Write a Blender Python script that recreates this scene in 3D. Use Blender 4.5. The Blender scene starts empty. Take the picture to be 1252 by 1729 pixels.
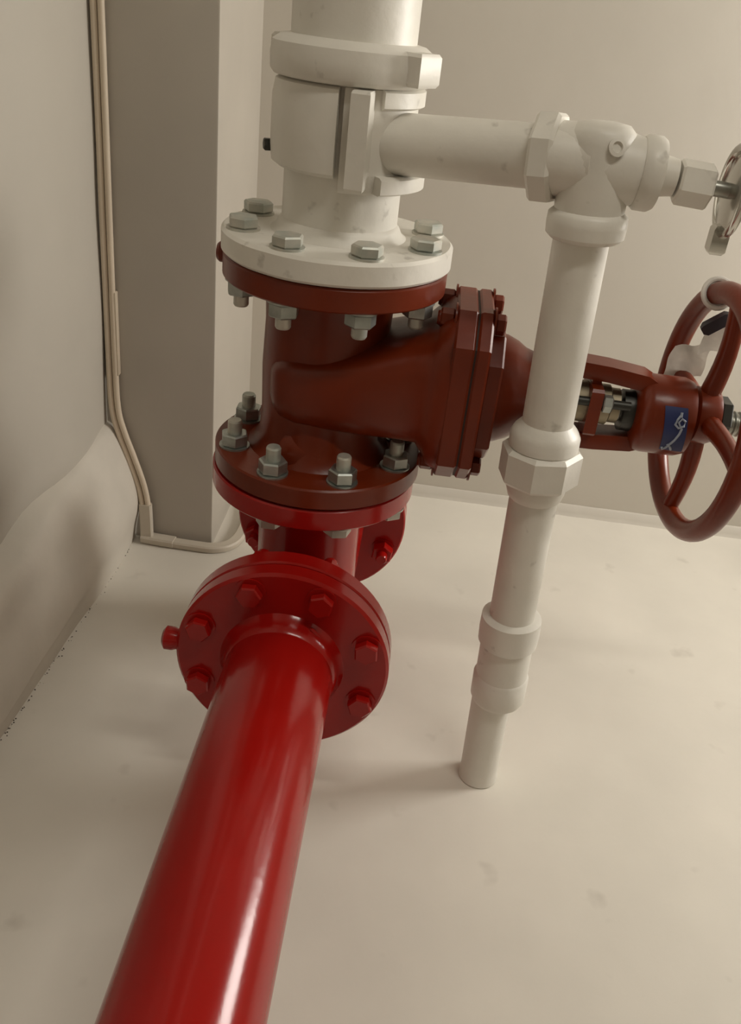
import bpy, bmesh, math, random
from mathutils import Vector, Matrix, noise

random.seed(7)
PI = math.pi
FZ = 0.62            # height of the reference level (top of the white flange) above the floor
sc = bpy.context.scene
COL = sc.collection

# ------------------------------------------------------------------ camera
cam_d = bpy.data.cameras.new('camera')
cam = bpy.data.objects.new('camera', cam_d)
COL.objects.link(cam)
CR, CU, CF = Vector((.9910, .0890, .1020)), Vector((-.1330, .4920, .8610)), Vector((-.0270, .8660, -.4990))
CF.normalize(); CR = (CR - CF * CR.dot(CF)).normalized(); CU = CR.cross(CF)
m = Matrix((CR, CU, -CF)).transposed().to_4x4()
m.translation = Vector((.0984, -.9107, .2021 + FZ))
cam.matrix_world = m
cam_d.sensor_fit = 'VERTICAL'
cam_d.sensor_height = 36.0
cam_d.sensor_width = 36.0
cam_d.lens = 1519.3 / 1729 * 36
cam_d.clip_start = .01
sc.camera = cam

# ------------------------------------------------------------------ world, light, exposure
w = bpy.data.worlds.new('world'); sc.world = w; w.use_nodes = True
w.node_tree.nodes['Background'].inputs[0].default_value = (.80, .86, 1, 1)
w.node_tree.nodes['Background'].inputs[1].default_value = .25

def area(name, loc, direction, sx, sy, power, col):
    d = bpy.data.lights.new(name, 'AREA'); d.shape = 'RECTANGLE'; d.size = sx; d.size_y = sy
    d.energy = power; d.color = col
    o = bpy.data.objects.new(name, d); COL.objects.link(o)
    o.location = (loc[0], loc[1], loc[2] + FZ)
    o.rotation_euler = Vector(direction).to_track_quat('-Z', 'Y').to_euler()
    return o
# daylight falling through the window opening in the right wall
area('window_daylight', (1.36, .32, .25), (-1, 0, 0), .44, .46, 15, (1, .955, .88))
# fill light from an unseen batten, added under the ceiling
area('batten_fill_light', (.70, -.80, 1.68), (0, 0, -1), .92, .10, 10.6, (1, .95, .85))

vs = sc.view_settings
vs.view_transform = 'Standard'; vs.look = 'None'; vs.gamma = 1.0; vs.use_curve_mapping = False
vs.exposure = 0.0

# ------------------------------------------------------------------ materials
def mat(name, col, rough=.5, metal=0, var=.0, vscale=8, bump=0, bscale=30, col2=None, coat=0, spec=.5,
        speck=0, speck_scale=40, speck_col=(.05, .04, .03)):
    mt = bpy.data.materials.new(name); mt.use_nodes = True
    nt = mt.node_tree; N = nt.nodes; L = nt.links
    b = N['Principled BSDF']
    b.inputs['Base Color'].default_value = (*col, 1)
    b.inputs['Roughness'].default_value = rough
    b.inputs['Metallic'].default_value = metal
    b.inputs['Specular IOR Level'].default_value = spec
    if coat:
        b.inputs['Coat Weight'].default_value = coat; b.inputs['Coat Roughness'].default_value = .08
    tc = N.new('ShaderNodeTexCoord')
    geo = N.new('ShaderNodeNewGeometry')
    src = geo.outputs['Position']
    last = None
    if var or col2:
        n = N.new('ShaderNodeTexNoise'); n.inputs['Scale'].default_value = vscale; n.inputs['Detail'].default_value = 5
        L.new(src, n.inputs['Vector'])
        r = N.new('ShaderNodeValToRGB')
        r.color_ramp.elements[0].position = .35; r.color_ramp.elements[1].position = .68
        c2 = col2 if col2 else tuple(c * (1 - var) for c in col)
        r.color_ramp.elements[0].color = (*c2, 1); r.color_ramp.elements[1].color = (*col, 1)
        L.new(n.outputs['Fac'], r.inputs['Fac'])
        last = r.outputs['Color']
    if speck:
        n = N.new('ShaderNodeTexNoise'); n.inputs['Scale'].default_value = speck_scale; n.inputs['Detail'].default_value = 3
        L.new(src, n.inputs['Vector'])
        r = N.new('ShaderNodeValToRGB')
        r.color_ramp.elements[0].position = .66; r.color_ramp.elements[1].position = .76
        r.color_ramp.elements[0].color = (0, 0, 0, 1); r.color_ramp.elements[1].color = (speck, speck, speck, 1)
        L.new(n.outputs['Fac'], r.inputs['Fac'])
        mx = N.new('ShaderNodeMix'); mx.data_type = 'RGBA'
        L.new(r.outputs['Color'], mx.inputs['Factor'])
        if last: L.new(last, mx.inputs['A'])
        else: mx.inputs['A'].default_value = (*col, 1)
        mx.inputs['B'].default_value = (*speck_col, 1)
        last = mx.outputs['Result']
    if last: L.new(last, b.inputs['Base Color'])
    if bump:
        n = N.new('ShaderNodeTexNoise'); n.inputs['Scale'].default_value = bscale; n.inputs['Detail'].default_value = 4
        L.new(src, n.inputs['Vector'])
        bp = N.new('ShaderNodeBump'); bp.inputs['Strength'].default_value = bump; bp.inputs['Distance'].default_value = .002
        L.new(n.outputs['Fac'], bp.inputs['Height']); L.new(bp.outputs['Normal'], b.inputs['Normal'])
    return mt

M = {}
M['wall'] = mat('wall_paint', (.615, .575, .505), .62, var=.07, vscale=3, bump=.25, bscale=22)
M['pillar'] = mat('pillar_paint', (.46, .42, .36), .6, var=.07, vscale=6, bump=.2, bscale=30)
M['floor'] = mat('floor_paint', (.76, .72, .64), .5, var=.09, vscale=5, bump=.25, bscale=26, speck=.26, speck_scale=15, speck_col=(.30, .26, .21))
M['lwall_shaded'] = mat('left_wall_shaded_paint', (.48, .445, .385), .65, var=.08, vscale=3, bump=.3, bscale=22)  # same wall paint, darkened to put the left wall's shade into its colour
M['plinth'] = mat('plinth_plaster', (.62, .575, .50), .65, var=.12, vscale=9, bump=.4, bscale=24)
M['white'] = mat('white_pipe_paint', (.79, .76, .69), .42, var=.08, vscale=16, bump=.35, bscale=55, speck=.4, speck_scale=48, speck_col=(.2, .17, .13))
M['red'] = mat('red_gloss_paint', (.37, .0072, .0048), .17, var=.14, vscale=10, bump=.12, bscale=45, spec=.40)
M['brown'] = mat('red_oxide_enamel', (.178, .023, .005), .30, var=.22, vscale=14, bump=.12, bscale=60, spec=.36)
M['zinc'] = mat('zinc_steel', (.50, .53, .50), .38, metal=.85, var=.3, vscale=60)
M['zincw'] = mat('zinc_steel_paint_smeared', (.42, .45, .41), .45, metal=.5, col2=(.62, .59, .52), vscale=45)
M['dark'] = mat('dark_oiled_steel', (.05, .05, .045), .4, metal=.6)
M['steel'] = mat('stem_steel', (.42, .42, .38), .35, metal=.8, var=.25, vscale=40)
M['brass'] = mat('dull_brass', (.36, .31, .22), .5, metal=.7)
M['chrome'] = mat('chrome', (.62, .61, .57), .18, metal=1.0)
M['cable'] = mat('cream_cable_sheath', (.68, .58, .45), .5, var=.08, vscale=12)
M['cablew'] = mat('painted_trunking', (.60, .54, .45), .55, var=.08, vscale=12)
M['blue'] = mat('blue_sticker', (.018, .030, .115), .45)
M['print'] = mat('white_print', (.34, .38, .46), .5)
M['paper'] = mat('tag_paper', (.74, .71, .66), .7, var=.18, vscale=60)
M['black'] = mat('black_clip', (.03, .028, .04), .5)
M['gasket'] = mat('dark_gasket', (.03, .012, .008), .7)
M['crumb'] = mat('dirt_crumb', (.10, .08, .06), .9)
M['lamp'] = mat('batten_housing', (.75, .74, .70), .5)

# ------------------------------------------------------------------ mesh helpers
def frame(o, d, up=None):
    """matrix whose local z points along d"""
    d = Vector(d).normalized()
    if up is None: up = Vector((0, 0, 1)) if abs(d.z) < .9 else Vector((0, 1, 0))
    x = Vector(up).cross(d).normalized(); y = d.cross(x)
    mm = Matrix((x, y, d)).transposed().to_4x4(); mm.translation = Vector(o); return mm
ID = Matrix.Identity(4)
class B:
    def __init__(s): s.bm = bmesh.new()
    def ring(s, pts): return [s.bm.verts.new(p) for p in pts]
    def skin(s, a, b, close=True):
        n = len(a)
        for i in range(n if close else n - 1):
            j = (i + 1) % n
            try: s.bm.faces.new((a[i], a[j], b[j], b[i]))
            except ValueError: pass
    def lathe(s, prof, MX=ID, seg=48, a0=0, a1=2 * PI, caps=True):
        full = abs(a1 - a0 - 2 * PI) < 1e-6
        n = seg if full else seg + 1
        rings = []
        for r, h in prof:
            rings.append(s.ring([MX @ Vector((r * math.cos(a0 + (a1 - a0) * i / seg), r * math.sin(a0 + (a1 - a0) * i / seg), h)) for i in range(n)]))
        for a, b in zip(rings, rings[1:]): s.skin(a, b, full)
        if caps and full:
            s.bm.faces.new(rings[0][::-1]); s.bm.faces.new(rings[-1])
        return s
    def shell(s, ri, prof, MX, seg, a0, a1):
        """partial sleeve: outer profile (r,h) closed by an inner radius"""
        h0, h1 = prof[0][1], prof[-1][1]
        pr = list(prof) + [(ri, h1), (ri, h0), prof[0]]
        n = seg + 1
        rings = []
        for r, h in pr[:-1]:
            rings.append(s.ring([MX @ Vector((r * math.cos(a0 + (a1 - a0) * i / seg), r * math.sin(a0 + (a1 - a0) * i / seg), h)) for i in range(n)]))
        for a, b in zip(rings, rings[1:] + rings[:1]): s.skin(a, b, False)
        s.bm.faces.new([r[0] for r in rings][::-1]); s.bm.faces.new([r[-1] for r in rings])
        return s
    def prism(s, poly, h0, h1, MX=ID, ch=0):
        if ch:
            c = Vector((sum(p[0] for p in poly) / len(poly), sum(p[1] for p in poly) / len(poly)))
            def sh(p):
                v = Vector(p) - c; return c + v * (1 - ch / max(v.length, 1e-6))
            sm = [sh(p) for p in poly]
            lev = [(sm, h0), (poly, h0 + ch), (poly, h1 - ch), (sm, h1)]
        else: lev = [(poly, h0), (poly, h1)]
        rings = [s.ring([MX @ Vector((p[0], p[1], h)) for p in q]) for q, h in lev]
        for a, b in zip(rings, rings[1:]): s.skin(a, b)
        s.bm.faces.new(rings[0][::-1]); s.bm.faces.new(rings[-1]); return s
    def box(s, lo, hi, MX=ID, ch=0):
        return s.prism([(lo[0], lo[1]), (hi[0], lo[1]), (hi[0], hi[1]), (lo[0], hi[1])], lo[2], hi[2], MX, ch)
    def hexa(s, R, h0, h1, MX=ID, rot=0, ch=.0012, n=6):
        return s.prism([(R * math.cos(rot + 2 * PI * i / n), R * math.sin(rot + 2 * PI * i / n)) for i in range(n)], h0, h1, MX, ch)
    def sweep(s, pts, sect, closed=False, up=(0, 0, 1), scale=None):
        """sect: 2-d section (a along side, b along up)"""
        pts = [Vector(p) for p in pts]; n = len(pts); rings = []
        for i, p in enumerate(pts):
            if closed: t = pts[(i + 1) % n] - pts[i - 1]
            else: t = pts[min(i + 1, n - 1)] - pts[max(i - 1, 0)]
            t.normalize(); u = Vector(up); u = u - t * u.dot(t)
            if u.length < 1e-4: u = Vector((0, 1, 0)) - t * t.y
            u.normalize(); sd = t.cross(u)
            k = scale[i] if scale else 1
            rings.append(s.ring([p + sd * (a * k) + u * (b * k) for a, b in sect]))
        for a, b in zip(rings, rings[1:]): s.skin(a, b)
        if closed: s.skin(rings[-1], rings[0])
        else:
            s.bm.faces.new(rings[0][::-1]); s.bm.faces.new(rings[-1])
        return s
    def tube(s, pts, r, seg=14, closed=False, up=(0, 0, 1), scale=None):
        return s.sweep(pts, [(r * math.cos(2 * PI * i / seg), r * math.sin(2 * PI * i / seg)) for i in range(seg)], closed, up, scale)
    def mesh(s, name, mt, sharp=38, jitter=0, off=(0, 0, 0)):
        bm = s.bm
        bmesh.ops.recalc_face_normals(bm, faces=bm.faces)
        ca = math.cos(math.radians(sharp))
        for f in bm.faces: f.smooth = True
        for e in bm.edges:
            if len(e.link_faces) == 2 and e.link_faces[0].normal.dot(e.link_faces[1].normal) < ca: e.smooth = False
        o = Vector(off)
        for v in bm.verts:
            if jitter: v.co += noise.noise_vector(v.co * 30) * jitter
            v.co -= o
        me = bpy.data.meshes.new(name); bm.to_mesh(me); bm.free(); me.materials.append(mt)
        return me

def rroot(o):
    v = Vector((0, 0, 0))
    while o is not None:
        v += o.location; o = o.parent
    return v
def obj(name, b, mt, parent=None, sharp=38, jitter=0, label=None):
    """mesh from coordinates given in the reference frame; parent is a thing or one of its parts"""
    if parent is not None:
        off = rroot(parent) - Vector((0, 0, FZ))
        o = bpy.data.objects.new(name, b.mesh(name, mt, sharp, jitter, off)); o.parent = parent
    else:
        o = bpy.data.objects.new(name, b.mesh(name, mt, sharp, jitter)); o.location = (0, 0, FZ)
    COL.objects.link(o)
    if label: o['label'] = label
    return o
def tag(o, label, cat, group=None):
    o['label'] = label; o['category'] = cat
    if group: o['group'] = group
    return o
def thing(name, label, cat, loc):
    o = bpy.data.objects.new(name, None); COL.objects.link(o)
    o.empty_display_size = .05
    o.location = (loc[0], loc[1], loc[2] + FZ)
    return tag(o, label, cat)
def struct(name, b, mt, label, parent=None, sharp=38):
    o = obj(name, b, mt, parent, sharp)
    o['kind'] = 'structure'; o['label'] = label
    return o
def place(name, me, parent, MX):
    o = bpy.data.objects.new(name, me); o.parent = parent
    if MX is not None: o.matrix_basis = MX
    COL.objects.link(o); return o

_bm = {}
def bolt(parent, seat, axis, grip, head_mat, nut_mat, spin=0, end=.010, hexr=.0152):
    """hex bolt: seat = point under the head, axis points out of the head; washer and nut are its pieces"""
    key = (round(grip, 4), head_mat, nut_mat, end, hexr)
    if key not in _bm:
        b = B(); b.hexa(hexr, .002, .0125, ch=.0016); b.lathe([(.0078, .003), (.0078, -grip - .016 - end), (.0066, -grip - .018 - end)], seg=16)
        wsh = B().lathe([(.0165, 0), (.0165, .002)], seg=24); 
        nt = B().hexa(hexr, -grip - .016, -grip - .002, ch=.0016)
        ws2 = B().lathe([(.0165, -grip - .002), (.0165, -grip)], seg=24)
        _bm[key] = (b.mesh('bolt', M[head_mat], 30), wsh.mesh('washer', M[head_mat], 30), nt.mesh('nut', M[nut_mat], 30), ws2.mesh('washer', M[nut_mat], 30))
    a, c, d, e = _bm[key]
    off = rroot(parent) - Vector((0, 0, FZ))
    MX = frame(Vector(seat) - off, axis) @ Matrix.Rotation(spin, 4, 'Z')
    o = place('bolt', a, parent, MX)
    place('washer', c, o, None); place('nut', d, o, None); place('washer', e, o, None)
    return o
def flange_prof(R, h0, h1, c=.0018, bore=None):
    return [(R - c, h0), (R, h0 + c), (R, h1 - c), (R - c, h1)]
ANG8 = [math.radians(22.5 + 45 * k) for k in range(8)]

# ------------------------------------------------------------------ setting
FL = -FZ
XL, YB, XR, YF, ZC = -.360, .612, 1.24, -2.6, 1.78
def grid(fn, nu, nv):
    b = B()
    vs_ = [[b.bm.verts.new(fn(i / nu, j / nv)) for j in range(nv + 1)] for i in range(nu + 1)]
    for i in range(nu):
        for j in range(nv): b.bm.faces.new((vs_[i][j], vs_[i + 1][j], vs_[i + 1][j + 1], vs_[i][j + 1]))
    return b
b = B(); b.box((XL - .35, YF - .15, FL - .12), (XR + .15, YB + .15, FL)); struct('floor', b, M['floor'], 'white painted concrete floor with scuffs')
b = B(); b.box((XL - .35, YF - .15, ZC), (XR + .15, YB + .15, ZC + .1)); struct('ceiling', b, M['wall'], 'white painted ceiling')
b = B(); b.box((XL - .35, YB, FL), (XR + .15, YB + .15, ZC)); struct('wall_back', b, M['wall'], 'white plastered back wall')
b = B(); b.box((XL - .35, YF - .15, FL), (XR + .15, YF, ZC)); struct('wall_front', b, M['wall'], 'white wall behind the viewer')
# left wall, slightly uneven plaster that falls back towards the viewer
def sstep(a, c, x):
    t = max(0, min(1, (x - a) / (c - a))); return t * t * (3 - 2 * t)
def xl(y, z):
    return XL - .022 * (1 - sstep(.03, .20, y + .05 * (z + .2))) + .005 * noise.noise(Vector((y * 5, z * 2.2, 1))) + .003 * noise.noise(Vector((y * 13, z * 6, 4)))
def lw(u, v):
    y = YF + (YB + .02 - YF) * (1 - (1 - u) ** 1.0); z = FL + (ZC - FL) * v
    return Vector((xl(y, z), y, z))
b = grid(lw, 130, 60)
b.box((XL - .35, YF, FL), (XL - .05, YB, ZC)); struct('wall_left', b, M['lwall_shaded'], 'uneven white plastered left wall', sharp=60)
# right wall with a window opening
WY0, WY1, WZ0, WZ1 = .06, .58, -.04, .54
b = B()
b.box((XR, YF, FL), (XR + .12, WY0, ZC)); b.box((XR, WY1, FL), (XR + .12, YB, ZC))
b.box((XR, WY0, FL), (XR + .12, WY1, WZ0)); b.box((XR, WY0, WZ1), (XR + .12, WY1, ZC))
struct('wall_right', b, M['wall'], 'white right wall with a window opening')
b = B(); t = .03
b.box((XR + .03, WY0, WZ0), (XR + .07, WY0 + t, WZ1)); b.box((XR + .03, WY1 - t, WZ0), (XR + .07, WY1, WZ1))
b.box((XR + .03, WY0, WZ0), (XR + .07, WY1, WZ0 + t)); b.box((XR + .03, WY0, WZ1 - t), (XR + .07, WY1, WZ1))
struct('window_1', b, M['lamp'], 'white window frame in the right wall')
# pillar in the corner
PX0, PX1, PY = XL - .05, -.1965, .335
b = B()
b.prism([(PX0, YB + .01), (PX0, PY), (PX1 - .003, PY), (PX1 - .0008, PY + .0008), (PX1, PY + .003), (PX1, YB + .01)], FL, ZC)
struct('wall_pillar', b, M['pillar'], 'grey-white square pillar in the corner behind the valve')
# rounded plaster plinth along the left wall
def plinth(u, v):
    y = YF + (PY + .004 - YF) * u
    k = sstep(-.3, .33, y)
    top = -.468 + .050 * k; foot = -.338 + .016 * k if y > -.139 else -.338
    dep = -.336 + .022 * k
    P = [(XL - .045, top + .014), (XL - .006, top + .004), (XL + .012, top - .012), (dep - .016, top - .055), (dep - .003, top - .10), (dep, top - .135), (foot + .002, FL + .03), (foot - .002, FL - .01)]
    n = len(P) - 1; s = v * n; i = min(int(s), n - 1); f = s - i
    def pt(j): return Vector(P[max(0, min(n, j))])
    p0, p1, p2, p3 = pt(i - 1), pt(i), pt(i + 1), pt(i + 2)
    q = .5 * ((2 * p1) + (p2 - p0) * f + (2 * p0 - 5 * p1 + 4 * p2 - p3) * f * f + (3 * p1 - p0 - 3 * p2 + p3) * f ** 3)
    q.x += .0035 * noise.noise(Vector((y * 9, q.y * 9, 2)))
    return Vector((q.x, y, q.y))
b = grid(plinth, 150, 35); struct('trim_1', b, M['plinth'], 'rounded white plaster plinth along the foot of the left wall', sharp=70)
# cove fillet between back wall and floor
b = B(); pr = [(YB, FL + .020), (YB - .004, FL + .018), (YB - .007, FL + .006), (YB - .012, FL)]
b = grid(lambda u, v: Vector((PX1 + (XR - PX1) * u, pr[round(v * 3)][0] + .0015 * noise.noise(Vector((u * 40, v, 0))), pr[round(v * 3)][1])), 90, 3)
struct('baseboard_back', b, M['wall'], 'thin painted fillet where the back wall meets the floor', sharp=70)
# housing of the added fill batten, out of view
t = thing('fill_lamp', 'unseen white fluorescent batten added under the ceiling for fill', 'lamp', (.70, -.80, 1.70))
obj('housing', B().box((.22, -.85, 1.70), (1.18, -.75, ZC), ch=.004), M['lamp'], t)
obj('end_cap', B().box((.20, -.855, 1.695), (.22, -.745, ZC), ch=.003), M['lamp'], t)
obj('end_cap', B().box((1.18, -.855, 1.695), (1.20, -.745, ZC), ch=.003), M['lamp'], t)

# ------------------------------------------------------------------ levels of the pipework
ZT = -.008                      # top of white flange
TH = .024
ZB = -.266                      # joint valve / red tee
ZP = -.4252                     # centre line of red pipe
ZV = -.150                      # centre line of valve stem
RF = .1145; RP = .0572; RBC = .0955
VX = .003; WX = .0055           # small sideways offsets of valve and riser

# ------------------------------------------------------------------ red tee
tee = thing('pipe_tee', 'red flanged tee turning the vertical line into the horizontal red pipe', 'pipe fitting', (0, 0, ZP - RP))
JF, JB = -.146, .165            # joint planes of the run
b = B(); b.lathe([(RP + .004, JF), (RP + .002, JF + .03), (RP + .002, JB - .03), (RP + .004, JB)], frame((0, 0, ZP), (0, 1, 0)), 56)
obj('body', b, M['red'], tee)
b = B(); b.lathe([(RP + .002, 0), (RP + .003, .115), (RP + .010, .137)], frame((0, 0, ZP), (0, 0, 1)), 56)
obj('neck', b, M['red'], tee)
obj('flange', B().lathe(flange_prof(RF, ZB - TH, ZB), ID, 72), M['red'], tee)
obj('flange', B().lathe(flange_prof(RF, JF, JF + .022), frame((0, 0, ZP), (0, 1, 0)), 72), M['red'], tee)
obj('flange', B().lathe(flange_prof(RF, JB - .022, JB), frame((0, 0, ZP), (0, 1, 0)), 72), M['red'], tee)

# red blind flange closing the far end of the tee
bl = thing('blind_flange', 'red blind flange bolted to the far end of the red tee', 'flange', (0, JB + .012, ZP - RF))
obj('disc', B().lathe(flange_prof(RF, JB + .001, JB + .023), frame((0, 0, ZP), (0, 1, 0)), 72), M['red'], bl)
for a in ANG8:
    bolt(bl, (RBC * math.cos(a), JB + .023, ZP + RBC * math.sin(a)), (0, 1, 0), .045, 'red', 'red', a)

# red pipe towards the viewer
rp = thing('red_pipe', 'long glossy red pipe running along the floor towards the viewer', 'pipe', (0, -1.2, ZP - RP))
JP = JF - .023
rows = []
obj('barrel', B().lathe([(RP, YF + .002), (RP, -1.8), (RP, -1.2), (RP, -.9), (RP, -.6), (RP, -.4), (RP, JP)], frame((0, 0, ZP), (0, 1, 0)), 64), M['red'], rp)
obj('flange', B().lathe(flange_prof(RF, JP, JF - .001, .003), frame((0, 0, ZP), (0, 1, 0)), 80), M['red'], rp)
b = B(); b.lathe([(RP - .002, JP - .022), (RP + .002, JP - .018), (RP + .004, JP - .010), (RP + .006, JP - .004), (RP + .011, JP + .002)], frame((0, 0, ZP), (0, 1, 0)), 64)
obj('weld_neck', b, M['red'], rp)
for a in ANG8:
    bolt(rp, (RBC * math.cos(a), JP, ZP + RBC * math.sin(a)), (0, -1, 0), .045, 'red', 'red', a + .2, .010, .0135)
b = B(); b.lathe([(.0115, -.014), (.0115, .004), (.013, .008), (.013, .016), (.009, .019)], frame((-RF + .002, JF - .010, ZP + .004), (-1, 0, 0)), 18)
obj('flange_lug', b, M['red'], rp)
b = B(); b.tube([(-.01 + RP * .55, JP - .002, ZP + RP * .93), (.03, JP - .006, ZP + RP * .98), (.04, JP - .006, ZP + RP * .80)], .0022, 8); obj('paint_run', b, M['red'], rp)

# ------------------------------------------------------------------ gate valve
gv = thing('gate_valve', 'red-brown gate valve with sideways handwheel bolted below the white flange', 'valve', (VX, 0, ZB))
UF0, UF1 = ZT - 2 * TH, ZT - TH
obj('flange', B().lathe(flange_prof(RF - .001, UF0, UF1 - .001), frame((WX, 0, 0), (0, 0, 1)), 80), M['brown'], gv)
obj('flange', B().lathe(flange_prof(RF + .0005, ZB + .002, ZB + TH + .001), frame((VX, 0, 0), (0, 0, 1)), 80), M['brown'], gv)
obj('gasket', B().lathe([(RF - .004, ZB), (RF - .004, ZB + .002)], frame((VX, 0, 0), (0, 0, 1)), 72), M['gasket'], gv)
b = B(); b.lathe([(.078, UF0 + .001), (.071, UF0 - .006), (.0665, UF0 - .018), (.0655, -.10), (.067, ZV), (.0655, -.20), (.067, ZB + TH + .018), (.073, ZB + TH + .006), (.080, ZB + TH)], frame((VX, 0, 0), (0, 0, 1)), 64)
obj('body', b, M['brown'], gv, 50)
# seat rings and gate pocket running out to the bonnet
def sect(hy, zt, zb, n=48, e=3.6):
    out = []
    for i in range(n):
        a = 2 * PI * i / n; c, s = math.cos(a), math.sin(a)
        y = hy * math.copysign(abs(c) ** (2 / e), c); z = math.copysign(abs(s) ** (2 / e), s)
        out.append((y, (zt if z > 0 else zb) * abs(z) * (1 if z > 0 else -1)))
    return out
b = B(); st = [(-.050, .052, .012, .030), (-.046, .060, .018, .040), (-.038, .069, .024, .047), (-.020, .076, .029, .052), (.01, .078, .034, .054), (.05, .077, .044, .055), (.085, .073, .056, .056), (.106, .069, .064, .059), (.114, .072, .072, .070), (.120, .074, .082, .082), (.1335, .0745, .089, .089)]
rings = [b.ring([Vector((VX + x, y, ZV + z)) for y, z in sect(hy, zt, zb)]) for x, hy, zt, zb in st]
for p_, q_ in zip(rings, rings[1:]): b.skin(p_, q_)
b.bm.faces.new(rings[0][::-1]); b.bm.faces.new(rings[-1])
obj('gate_pocket', b, M['brown'], gv, 55)
# round casting ribs on the pocket front
b = B(); b.lathe([(.024, -.012), (.024, -.004), (.020, -.001)], frame((VX - .012, -.068, ZB + .042), (0, -1, .35)), 32); obj('drain_boss', b, M['brown'], gv)
# bonnet flange pair (chamfered outline)
def oct_(hy, hz, fy, fz): return [(hy, -fz), (hy, fz), (fy, hz), (-fy, hz), (-hy, fz), (-hy, -fz), (-fy, -hz), (fy, -hz)]
FXm = Matrix(((0, 0, 1, 0), (1, 0, 0, 0), (0, 1, 0, ZV), (0, 0, 0, 1)))     # local x->Y, y->Z, z->X
obj('body_flange', B().prism(oct_(.075, .092, .042, .064), .1335, .1545, FXm, .0022), M['brown'], gv, 25)
obj('bonnet_gasket', B().prism(oct_(.073, .090, .041, .063), .1545, .1565, FXm), M['gasket'], gv, 25)
obj('bonnet_flange', B().prism(oct_(.075, .092, .042, .064), .1565, .1705, FXm, .0022), M['brown'], gv, 25)
obj('bonnet_step', B().prism(oct_(.062, .068, .035, .045), .170, .186, FXm, .002), M['brown'], gv, 25)
b = B(); b.lathe([(.058, .184), (.057, .192), (.052, .204), (.046, .213), (.043, .222), (.043, .236), (.036, .240)], frame((0, 0, ZV), (1, 0, 0)), 48)
obj('bonnet', b, M['brown'], gv, 45)
for yy, zz in ((-.034, .079), (.034, .079), (-.034, -.079), (.034, -.079), (.066, .04), (.066, -.04)):
    bolt(gv, (.1705, yy, ZV + zz), (1, 0, 0), .037, 'brown', 'brown', .3, .001, .0105)
# yoke
zc_ = lambda x: ZV - .006 * max(0, min(1, (x - .22) / .14))
for s in (1, -1):
    b = B()
    b.sweep([(.225, 0, ZV + s * .040), (.25, 0, ZV + s * .0405 - .002), (.30, 0, ZV + s * .0385 - .003), (.338, 0, ZV + s * .0345 - .004), (.352, 0, ZV + s * .028 - .005)],
            [(-.015, -.0085), (.015, -.0085), (.017, 0), (.015, .0085), (-.015, .0085), (-.017, 0)])
    obj('yoke_arm', b, M['brown'], gv, 30)
b = B(); b.lathe([(.030, .334), (.040, .340), (.042, .348), (.042, .384), (.039, .392), (.030, .394)], frame((0, 0, zc_(.36)), (1, 0, 0)), 40)
obj('yoke_head', b, M['brown'], gv, 45)
# packing gland
b = B(); b.prism([(-.034, -.012), (.034, -.012), (.040, 0), (.034, .012), (-.034, .012), (-.040, 0)], .284, .294, Matrix(((0, 0, 1, 0), (0, 1, 0, 0), (1, 0, 0, zc_(.27)), (0, 0, 0, 1))), .0015)
b.box((.283, -.030, zc_(.29) - .026), (.296, .030, zc_(.29) + .026), ch=.003)
obj('gland_flange', b, M['brown'], gv, 30)
obj('gland_bush', B().lathe([(.022, .238), (.022, .284)], frame((0, 0, ZV - .002), (1, 0, 0)), 32), M['brass'], gv)
obj('gland_follower', B().lathe([(.0215, .295), (.0215, .307), (.0185, .309), (.0185, .318)], frame((0, 0, zc_(.28)), (1, 0, 0)), 32), M['brass'], gv)
b = B(); pr = []
x = .24
while x < .50:
    pr += [(.0135, x), (.0135, x + .0018), (.0115, x + .0030), (.0115, x + .0042)]; x += .0056
b.lathe(pr, frame((0, 0, zc_(.36)), (1, 0, 0)), 28)
obj('stem', b, M['steel'], gv, 30)
for s in (1, -1):
    g = obj('gland_bolt', B().lathe([(.0048, .235), (.0048, .326)], frame((0, s * .024, zc_(.28) - s * .010), (1, 0, 0)), 14), M['dark'], gv)
    obj('gland_nut', B().hexa(.0095, .297, .307, frame((0, s * .024, zc_(.28) - s * .010), (1, 0, 0))), M['zinc'], g, 25)
obj('yoke_bush', B().lathe([(.022, .322), (.022, .336)], frame((0, 0, zc_(.36)), (1, 0, 0)), 28), M['dark'], gv)
# handwheel
WXP, WR = .4075, .1255
WT = math.tan(math.radians(4.5))          # the wheel sits slightly askew on its stem
ZW = -.149
hw = obj('handwheel', B().tube([(WXP - WT * WR * math.cos(2 * PI * i / 72), WR * math.cos(2 * PI * i / 72), ZW + WR * math.sin(2 * PI * i / 72)) for i in range(72)], .0118, 16, True, up=(1, 0, 0)), M['brown'], gv)
for k in range(4):
    a = math.radians(4 + 90 * k); c, s = math.cos(a), math.sin(a)
    pts = []
    for i in range(9):
        r = .012 + (WR - .012) * i / 8; pts.append((WXP - WT * c * r + .006 * math.sin(PI * min(1, i / 8)) - .001, c * r, ZW + s * r))
    b = B(); b.tube(pts, .0098, 12, up=(1, 0, 0), scale=[1.15 - .3 * i / 8 for i in range(9)])
    obj('spoke', b, M['brown'], hw)
b = B(); b.lathe([(.026, .394), (.030, .398), (.030, .414), (.027, .421), (.020, .423)], frame((0, 0, ZW - .002), (1, 0, 0)), 36)
obj('hub', b, M['brown'], hw)
obj('wheel_nut', B().hexa(.023, .423, .434, frame((0, 0, ZW - .002), (1, 0, 0))), M['dark'], gv, 25)
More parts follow.
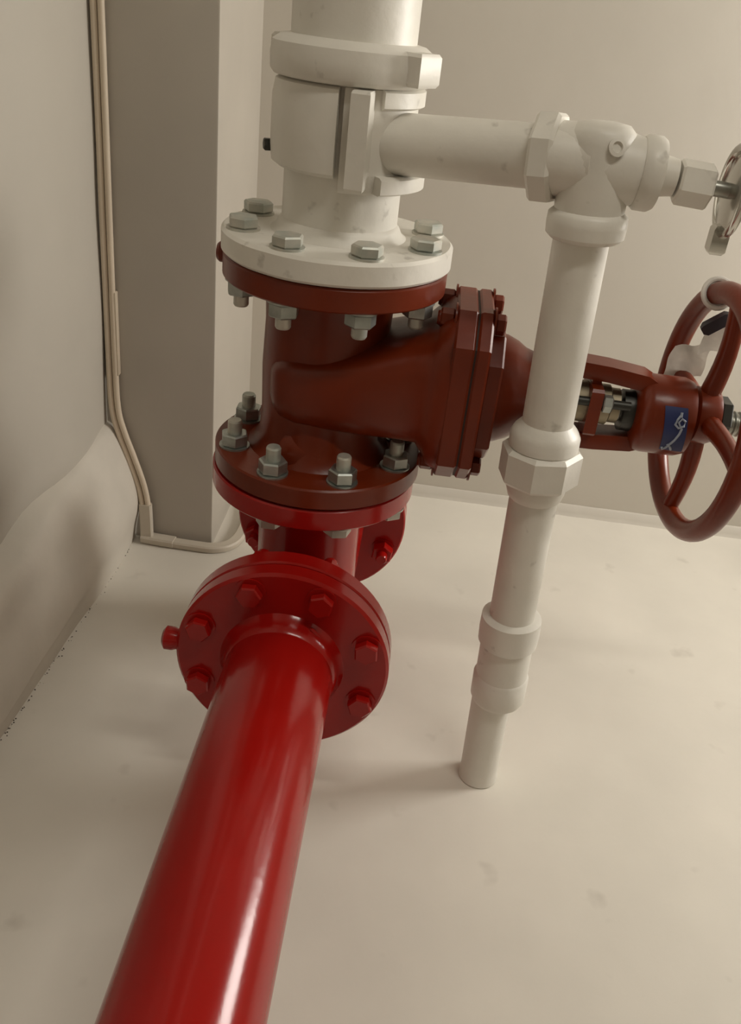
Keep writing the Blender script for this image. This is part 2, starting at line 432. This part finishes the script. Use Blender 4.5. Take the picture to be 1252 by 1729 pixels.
# blue maker's sticker with white script
st_ = B(); RS = .0423
def onhead(u, v, lift):                   # u along X, v angle from camera side
    a = v; return Vector((u, -(RS + lift) * math.cos(a), zc_(.36) + (RS + lift) * math.sin(a)))
b = grid(lambda u, v: onhead((.3605 + .0235 * u) - .006 * (v - .5), -.62 + 1.22 * v, .0004), 6, 16)
stk = obj('sticker', b, M['blue'], gv, label='blue sticker with white script on the yoke')
strokes = [[(.366, .40), (.3635, .30), (.362, .18), (.366, .10), (.371, .16), (.3715, .28), (.368, .33), (.365, .24), (.368, .12)],
           [(.3695, .10), (.3685, -.05), (.366, -.22), (.363, -.36), (.3605, -.50), (.3575, -.58), (.3565, -.50)],
           [(.3665, .48), (.3665, .36)], [(.3605, -.38), (.3645, -.46), (.3665, -.56)]]
for s_ in strokes:
    b = B(); b.tube([onhead(u + .0085, v, .0009) for u, v in s_], .0013, 6); obj('script_stroke', b, M['print'], stk)
# flange bolts
for a in ANG8:
    bolt(gv, (WX + RBC * math.cos(a), RBC * math.sin(a), ZT), (0, 0, 1), 2 * TH, 'zincw', 'zinc', a + .4)
    bolt(gv, (VX + RBC * math.cos(a), RBC * math.sin(a), ZB - TH), (0, 0, -1), 2 * TH + .001, 'zincw', 'zinc', a + .9, .013)
b = B(); b.lathe([(.0105, -.012), (.0105, .003), (.008, .006)], frame((WX - RF + .001, -.008, UF0 + .016), (-1, 0, 0)), 18); obj('flange_lug', b, M['brown'], gv)

# ------------------------------------------------------------------ white riser
rs = thing('riser_pipe', 'thick white vertical riser with flange and clamp above the brown valve', 'pipe', (WX, 0, ZT - TH))
AX = frame((WX, 0, 0), (0, 0, 1))
obj('barrel', B().lathe([(RP, ZT - .004), (RP, .045), (RP, .10), (RP, .2), (RP, .5), (RP, 1.0), (RP, ZC - .001)], AX, 64), M['white'], rs)
obj('flange', B().lathe(flange_prof(RF + .001, ZT - TH, ZT, .003), AX, 80), M['white'], rs, jitter=.0004)
obj('weld_fillet', B().lathe([(RP + .012, ZT - .001), (RP + .006, ZT + .003), (RP + .003, ZT + .009), (RP - .001, ZT + .014)], AX, 56), M['white'], rs, 70)
# grooved coupling
cp = obj('coupling', B().lathe([(.060, .128), (.0715, .130), (.0745, .134), (.0750, .147), (.0735, .157), (.066, .162), (.0585, .1635)], AX, 64), M['white'], rs, 45)
for s in (1, -1):
    a = math.radians(-32 if s > 0 else 148)
    MX = AX @ Matrix.Rotation(a, 4, 'Z')
    obj('bolt_pad', B().box((.062, -.016, .133), (.086, .016, .160), MX, .003), M['white'], cp)
# saddle clamp (two halves) round the branch
def arc(d): return math.radians(d)
obj('saddle_half', B().shell(RP, [(.064, .052), (.0700, .056), (.0715, .070), (.0715, .112), (.0690, .126), (.063, .129)], AX, 36, arc(100), arc(268)), M['white'], rs, 45)
obj('saddle_half', B().shell(RP, [(.0605, .040), (.0640, .044), (.0650, .058), (.0650, .112), (.0640, .128), (.061, .130)], AX, 36, arc(-88), arc(96)), M['white'], rs, 45)
obj('rib', B().shell(RP, [(.067, .1125), (.0705, .1145), (.0705, .1270), (.067, .129)], AX, 26, arc(-58), arc(70)), M['white'], rs, 45)
obj('rib', B().shell(RP, [(.074, .0415), (.0785, .0435), (.0785, .0555), (.074, .0575)], AX, 26, arc(-58), arc(70)), M['white'], rs, 45)
BX = frame((WX + .024, -.060, 0), (0, 0, 1))
obj('bolt_pad', B().box((-.0045, -.022, .046), (.0125, .020, .128), frame((WX + .016, -.060, 0), (0, 0, 1)) @ Matrix.Rotation(-.10, 4, 'Z'), .0022), M['white'], rs, 30)
bb = B().hexa(.006, -.010, .004, frame((WX - .0725, -.012, .067), (-1, -.4, 0))); obj('plug', bb, M['dark'], rs)

# ------------------------------------------------------------------ white branch, tee, drop
A0, A1 = Vector((.004, -.013, .0795)), Vector((.190, -.078, .094))
d_ = (A1 - A0).normalized()
br = thing('branch_pipe', 'short white horizontal pipe from the riser to the corner fitting', 'pipe', A0 + Vector((0, 0, -.027)))
L_ = (A1 - A0).length
obj('barrel', B().lathe([(.0268, .0), (.0268, L_ + .012)], frame(A0, d_), 40), M['white'], br)
TC = Vector((.2290, -.0905, .094))
wt = thing('corner_tee', 'white corner tee fitting joining the branch pipe and the drop pipe', 'pipe fitting', TC - Vector((0, 0, .06)))
dr = lambda z: Vector((.2285 + .0205 * (.05 - z) / .67, -.0905 - .003 * (.05 - z) / .67, z))
ddir = (dr(-.6) - dr(.05)).normalized()
b = B(); b.lathe([(.012, .0345), (.022, .0325), (.0275, .027), (.0300, .018), (.0305, -.03), (.0295, -.050)], frame(TC, -ddir), 40)
obj('body', b, M['white'], wt, 50)
b = B(); b.lathe([(.024, -.045), (.030, 0), (.030, .022), (.027, .036)], frame(TC, (1, -.02, -.03)), 36)
obj('outlet', b, M['white'], wt, 50)
obj('hex_collar', B().hexa(.0385, -.0135, .0075, frame(A1 + d_ * .001, d_), .3, .003, 8), M['white'], wt, 20)
obj('inlet', B().lathe([(.0305, .004), (.0300, .040)], frame(A1, d_), 32), M['white'], wt)
obj('lower_collar', B().lathe([(.030, -.004), (.0345, .0), (.0350, .008), (.0345, .017), (.030, .021)], frame(TC + ddir * .040, ddir), 36), M['white'], wt, 45)
obj('outlet_ring', B().lathe([(.028, .034), (.0305, .037), (.0305, .048), (.028, .052), (.017, .054), (.015, .066)], frame(TC, (1, -.02, -.03)), 36), M['white'], wt, 40)
obj('test_plug', B().lathe([(.0075, 0), (.0075, .0015), (.0045, .0020), (.0035, -.001)], frame(TC + Vector((.008, -.0285, .019)), (.25, -1, .35)), 20), M['white'], wt)
# small cock with chrome bonnet at the right
gc = thing('gauge_cock', 'small chrome cock with round handle on the end of the corner tee', 'valve', (.31, -.094, .070))
GA = Vector((1, -.02, -.06)).normalized(); G0 = TC + Vector((.064, -.002, -.004))
obj('hex_nut', B().hexa(.0190, .004, .033, frame(G0, GA), .2, .002), M['white'], gc, 20)
obj('spindle', B().lathe([(.0065, .030), (.0065, .055)], frame(G0, GA), 20), M['steel'], gc)
obj('handle_plate', B().lathe([(.012, .048), (.030, .050), (.034, .052), (.034, .055), (.010, .058)], frame(G0, GA), 32), M['chrome'], gc)
gp = G0 + GA * .052
obj('handle_rim', B().tube([gp + Vector((0, .035 * math.cos(2 * PI * i / 40), .035 * math.sin(2 * PI * i / 40))) for i in range(40)], .0040, 12, True, up=(1, 0, 0)), M['chrome'], gc)
obj('handle_grip', B().box((-.008, -.008, -.052), (.006, .008, -.028), frame(gp, (0, 0, 1)), .003), M['chrome'], gc)
# drop pipe
dp = thing('drop_pipe', 'white vertical drain pipe standing on the floor with union and coupling', 'pipe', dr(FL))
obj('barrel', B().lathe([(.0248, 0), (.0248, .53)], frame(dr(.045), ddir), 40), M['white'], dp)
un = obj('union_cone', B().lathe([(.0245, -.004), (.0315, .004), (.0345, .010), (.0345, .022), (.030, .026)], frame(dr(-.146), ddir), 36), M['white'], dp, 40)
obj('union_nut', B().hexa(.0405, 0, .038, frame(dr(-.169), ddir), .25, .004, 8), M['white'], dp, 20)
obj('union_tail', B().lathe([(.031, 0), (.030, .010), (.0275, .018), (.0245, .021)], frame(dr(-.206), ddir), 36), M['white'], dp, 40)
obj('coupling_ring', B().lathe([(.027, 0), (.0330, .003), (.0335, .022), (.033, .036), (.029, .040)], frame(dr(-.374), ddir), 36), M['white'], dp, 40, jitter=.0007)
obj('coupling_body', B().lathe([(.0293, 0), (.0293, .045)], frame(dr(-.412), ddir), 36), M['white'], dp)
obj('coupling_ring', B().lathe([(.0285, 0), (.0312, .004), (.0312, .034), (.028, .040), (.023, .041)], frame(dr(-.455), ddir), 36), M['white'], dp, 40, jitter=.0007)
obj('foot_pipe', B().lathe([(.0225, 0), (.0225, .08), (.0226, .116), (.0240, .1255), (.0215, .128)], frame(dr(-.493) + Vector((-.006, 0, 0)), ddir), 36), M['white'], dp, 40, jitter=.0008)

# ------------------------------------------------------------------ paper tag on the handwheel
tg = thing('paper_tag', 'crumpled white paper tag tied to the handwheel rim', 'tag', (.41, .08, -.06))
def strip(name, pts, wdir, wd, mt, par, th=.0008):
    b = B(); b.sweep(pts, [(-wd / 2, -th), (wd / 2, -th), (wd / 2, th), (-wd / 2, th)], up=wdir); return obj(name, b, mt, par, 30)
b = grid(lambda u, v: Vector((.386 + .040 * u + .0012 * math.sin(v * 7) - .004 * (1 - v), .092 - .008 * u + .0022 * math.sin(u * 6 + v * 4), -.148 + .040 * v + .010 * u + .002 * math.sin(u * 9))), 12, 10)
bmesh.ops.solidify(b.bm, geom=b.bm.faces[:], thickness=.0012)
obj('sheet', b, M['paper'], tg, 50)
b = grid(lambda u, v: Vector((.404 + .031 * u + .004 * (v - .5), .054 - .010 * u + .004 * math.sin(v * 6), -.104 + .045 * v + .014 * u + .003 * math.sin(u * 5 + v * 3))), 10, 10)
bmesh.ops.solidify(b.bm, geom=b.bm.faces[:], thickness=.0012)
obj('sheet', b, M['paper'], tg, 50)
am = math.radians(66); rc = Vector((WXP - WT * WR * math.cos(am), WR * math.cos(am), ZW + WR * math.sin(am)))
rad = Vector((0, math.cos(am), math.sin(am))); tn = Vector((0, -math.sin(am), math.cos(am)))
b = B(); b.tube([rc + Vector((1, 0, 0)) * .0150 * math.cos(t_) + rad * .0150 * math.sin(t_) for t_ in [2 * PI * i / 24 for i in range(24)]], .003, 8, True, up=tn); obj('tie', b, M['paper'], tg)
b = B(); b.box((-.007, -.006, -.016), (.007, .006, .016), frame((.409, .045, -.064), (.75, -.1, .65)), .004); obj('clip', b, M['black'], tg)

# ------------------------------------------------------------------ cables along the pillar
cb = thing('cable_run', 'cream twin cable run down the pillar corner and round its foot', 'cable', (-.34, .32, FL))
path = [(-.349, .327, ZC), (-.349, .327, .9), (-.3485, .327, .145), (-.3495, .327, -.127), (-.3495, .3265, -.30), (-.348, .326, -.385), (-.339, .324, -.425), (-.324, .3225, -.468), (-.309, .321, -.515), (-.3025, .3205, -.555), (-.3015, .3205, -.60)]
def dense(P, n=6):
    out = []
    P = [Vector(p) for p in P]
    for i in range(len(P) - 1):
        p0, p1, p2, p3 = P[max(0, i - 1)], P[i], P[i + 1], P[min(len(P) - 1, i + 2)]
        for k in range(n):
            f = k / n
            out.append(.5 * ((2 * p1) + (p2 - p0) * f + (2 * p0 - 5 * p1 + 4 * p2 - p3) * f * f + (3 * p1 - p0 - 3 * p2 + p3) * f ** 3))
    return out + [P[-1]]
path = path[1:]; path[0] = (-.349, .327, ZC)
dp_ = [Vector((-.349, .327, ZC)), Vector((-.349, .327, 1.0))] + dense([(-.349, .327, .5)] + path[1:])
def offs(P, o):
    out = []
    for i, p in enumerate(P):
        t_ = (P[min(i + 1, len(P) - 1)] - P[max(i - 1, 0)]).normalized(); sd = t_.cross(Vector((0, -1, 0))).normalized()
        out.append(p + sd * o)
    return out
for o_ in (-.0048, .0048):
    b = B(); b.tube(offs(dp_, o_), .0046, 10, up=(0, -1, 0)); obj('cable', b, M['cable'], cb)
rr = [(-.0075, -.004), (.0075, -.004), (.009, -.001), (.009, .003), (.007, .005), (-.007, .005), (-.009, .003), (-.009, -.001)]
b = B(); b.sweep([(-.3025, .321, -.548), (-.3015, .321, -.58), (-.3010, .321, -.614)], [(x_ * 1.15, y_ * 1.3) for x_, y_ in rr], up=(0, -1, 0)); obj('trunking', b, M['cablew'], cb, 30)
b = B(); b.sweep(dense([(-.309, .322, FL + .007), (-.28, .3195, FL + .007), (-.255, .318, FL + .007)], 4), [(x_ * 1.2, y_ * 1.4) for x_, y_ in rr]); obj('trunking', b, M['cablew'], cb, 30)
b = B(); b.sweep(dense([(-.257, .318, FL + .006), (-.22, .317, FL + .006), (-.190, .3185, FL + .006), (-.168, .332, FL + .006), (-.157, .36, FL + .006), (-.156, .42, FL + .006), (-.170, .52, FL + .006), (-.175, .60, FL + .006)], 6), [(x_ * 1.0, y_ * 1.25) for x_, y_ in rr]); obj('trunking', b, M['cablew'], cb, 30)
b = B(); b.box((-.3485, .3235, -.335), (-.3395, .3345, -.207), ch=.0015); obj('cover_strip', b, M['cable'], cb)

# dirt crumbs in the joint between plinth and floor
b = B()
for i in range(120):
    y = random.uniform(-.35, .30); k = sstep(-.3, .33, y)
    x = -.3385 + .016 * k + random.uniform(0, .0025) + (.004 if i % 17 == 0 else 0); s = random.uniform(.0004, .0011)
    b.hexa(s, FL - .0002, FL + s * .9, frame((x, y, 0), (0, 0, 1)), random.random(), .0003, 5)
o = obj('dirt_crumbs', b, M['crumb']); tag(o, 'dark dirt crumbs along the joint of plinth and floor', 'dirt'); o['kind'] = 'stuff'
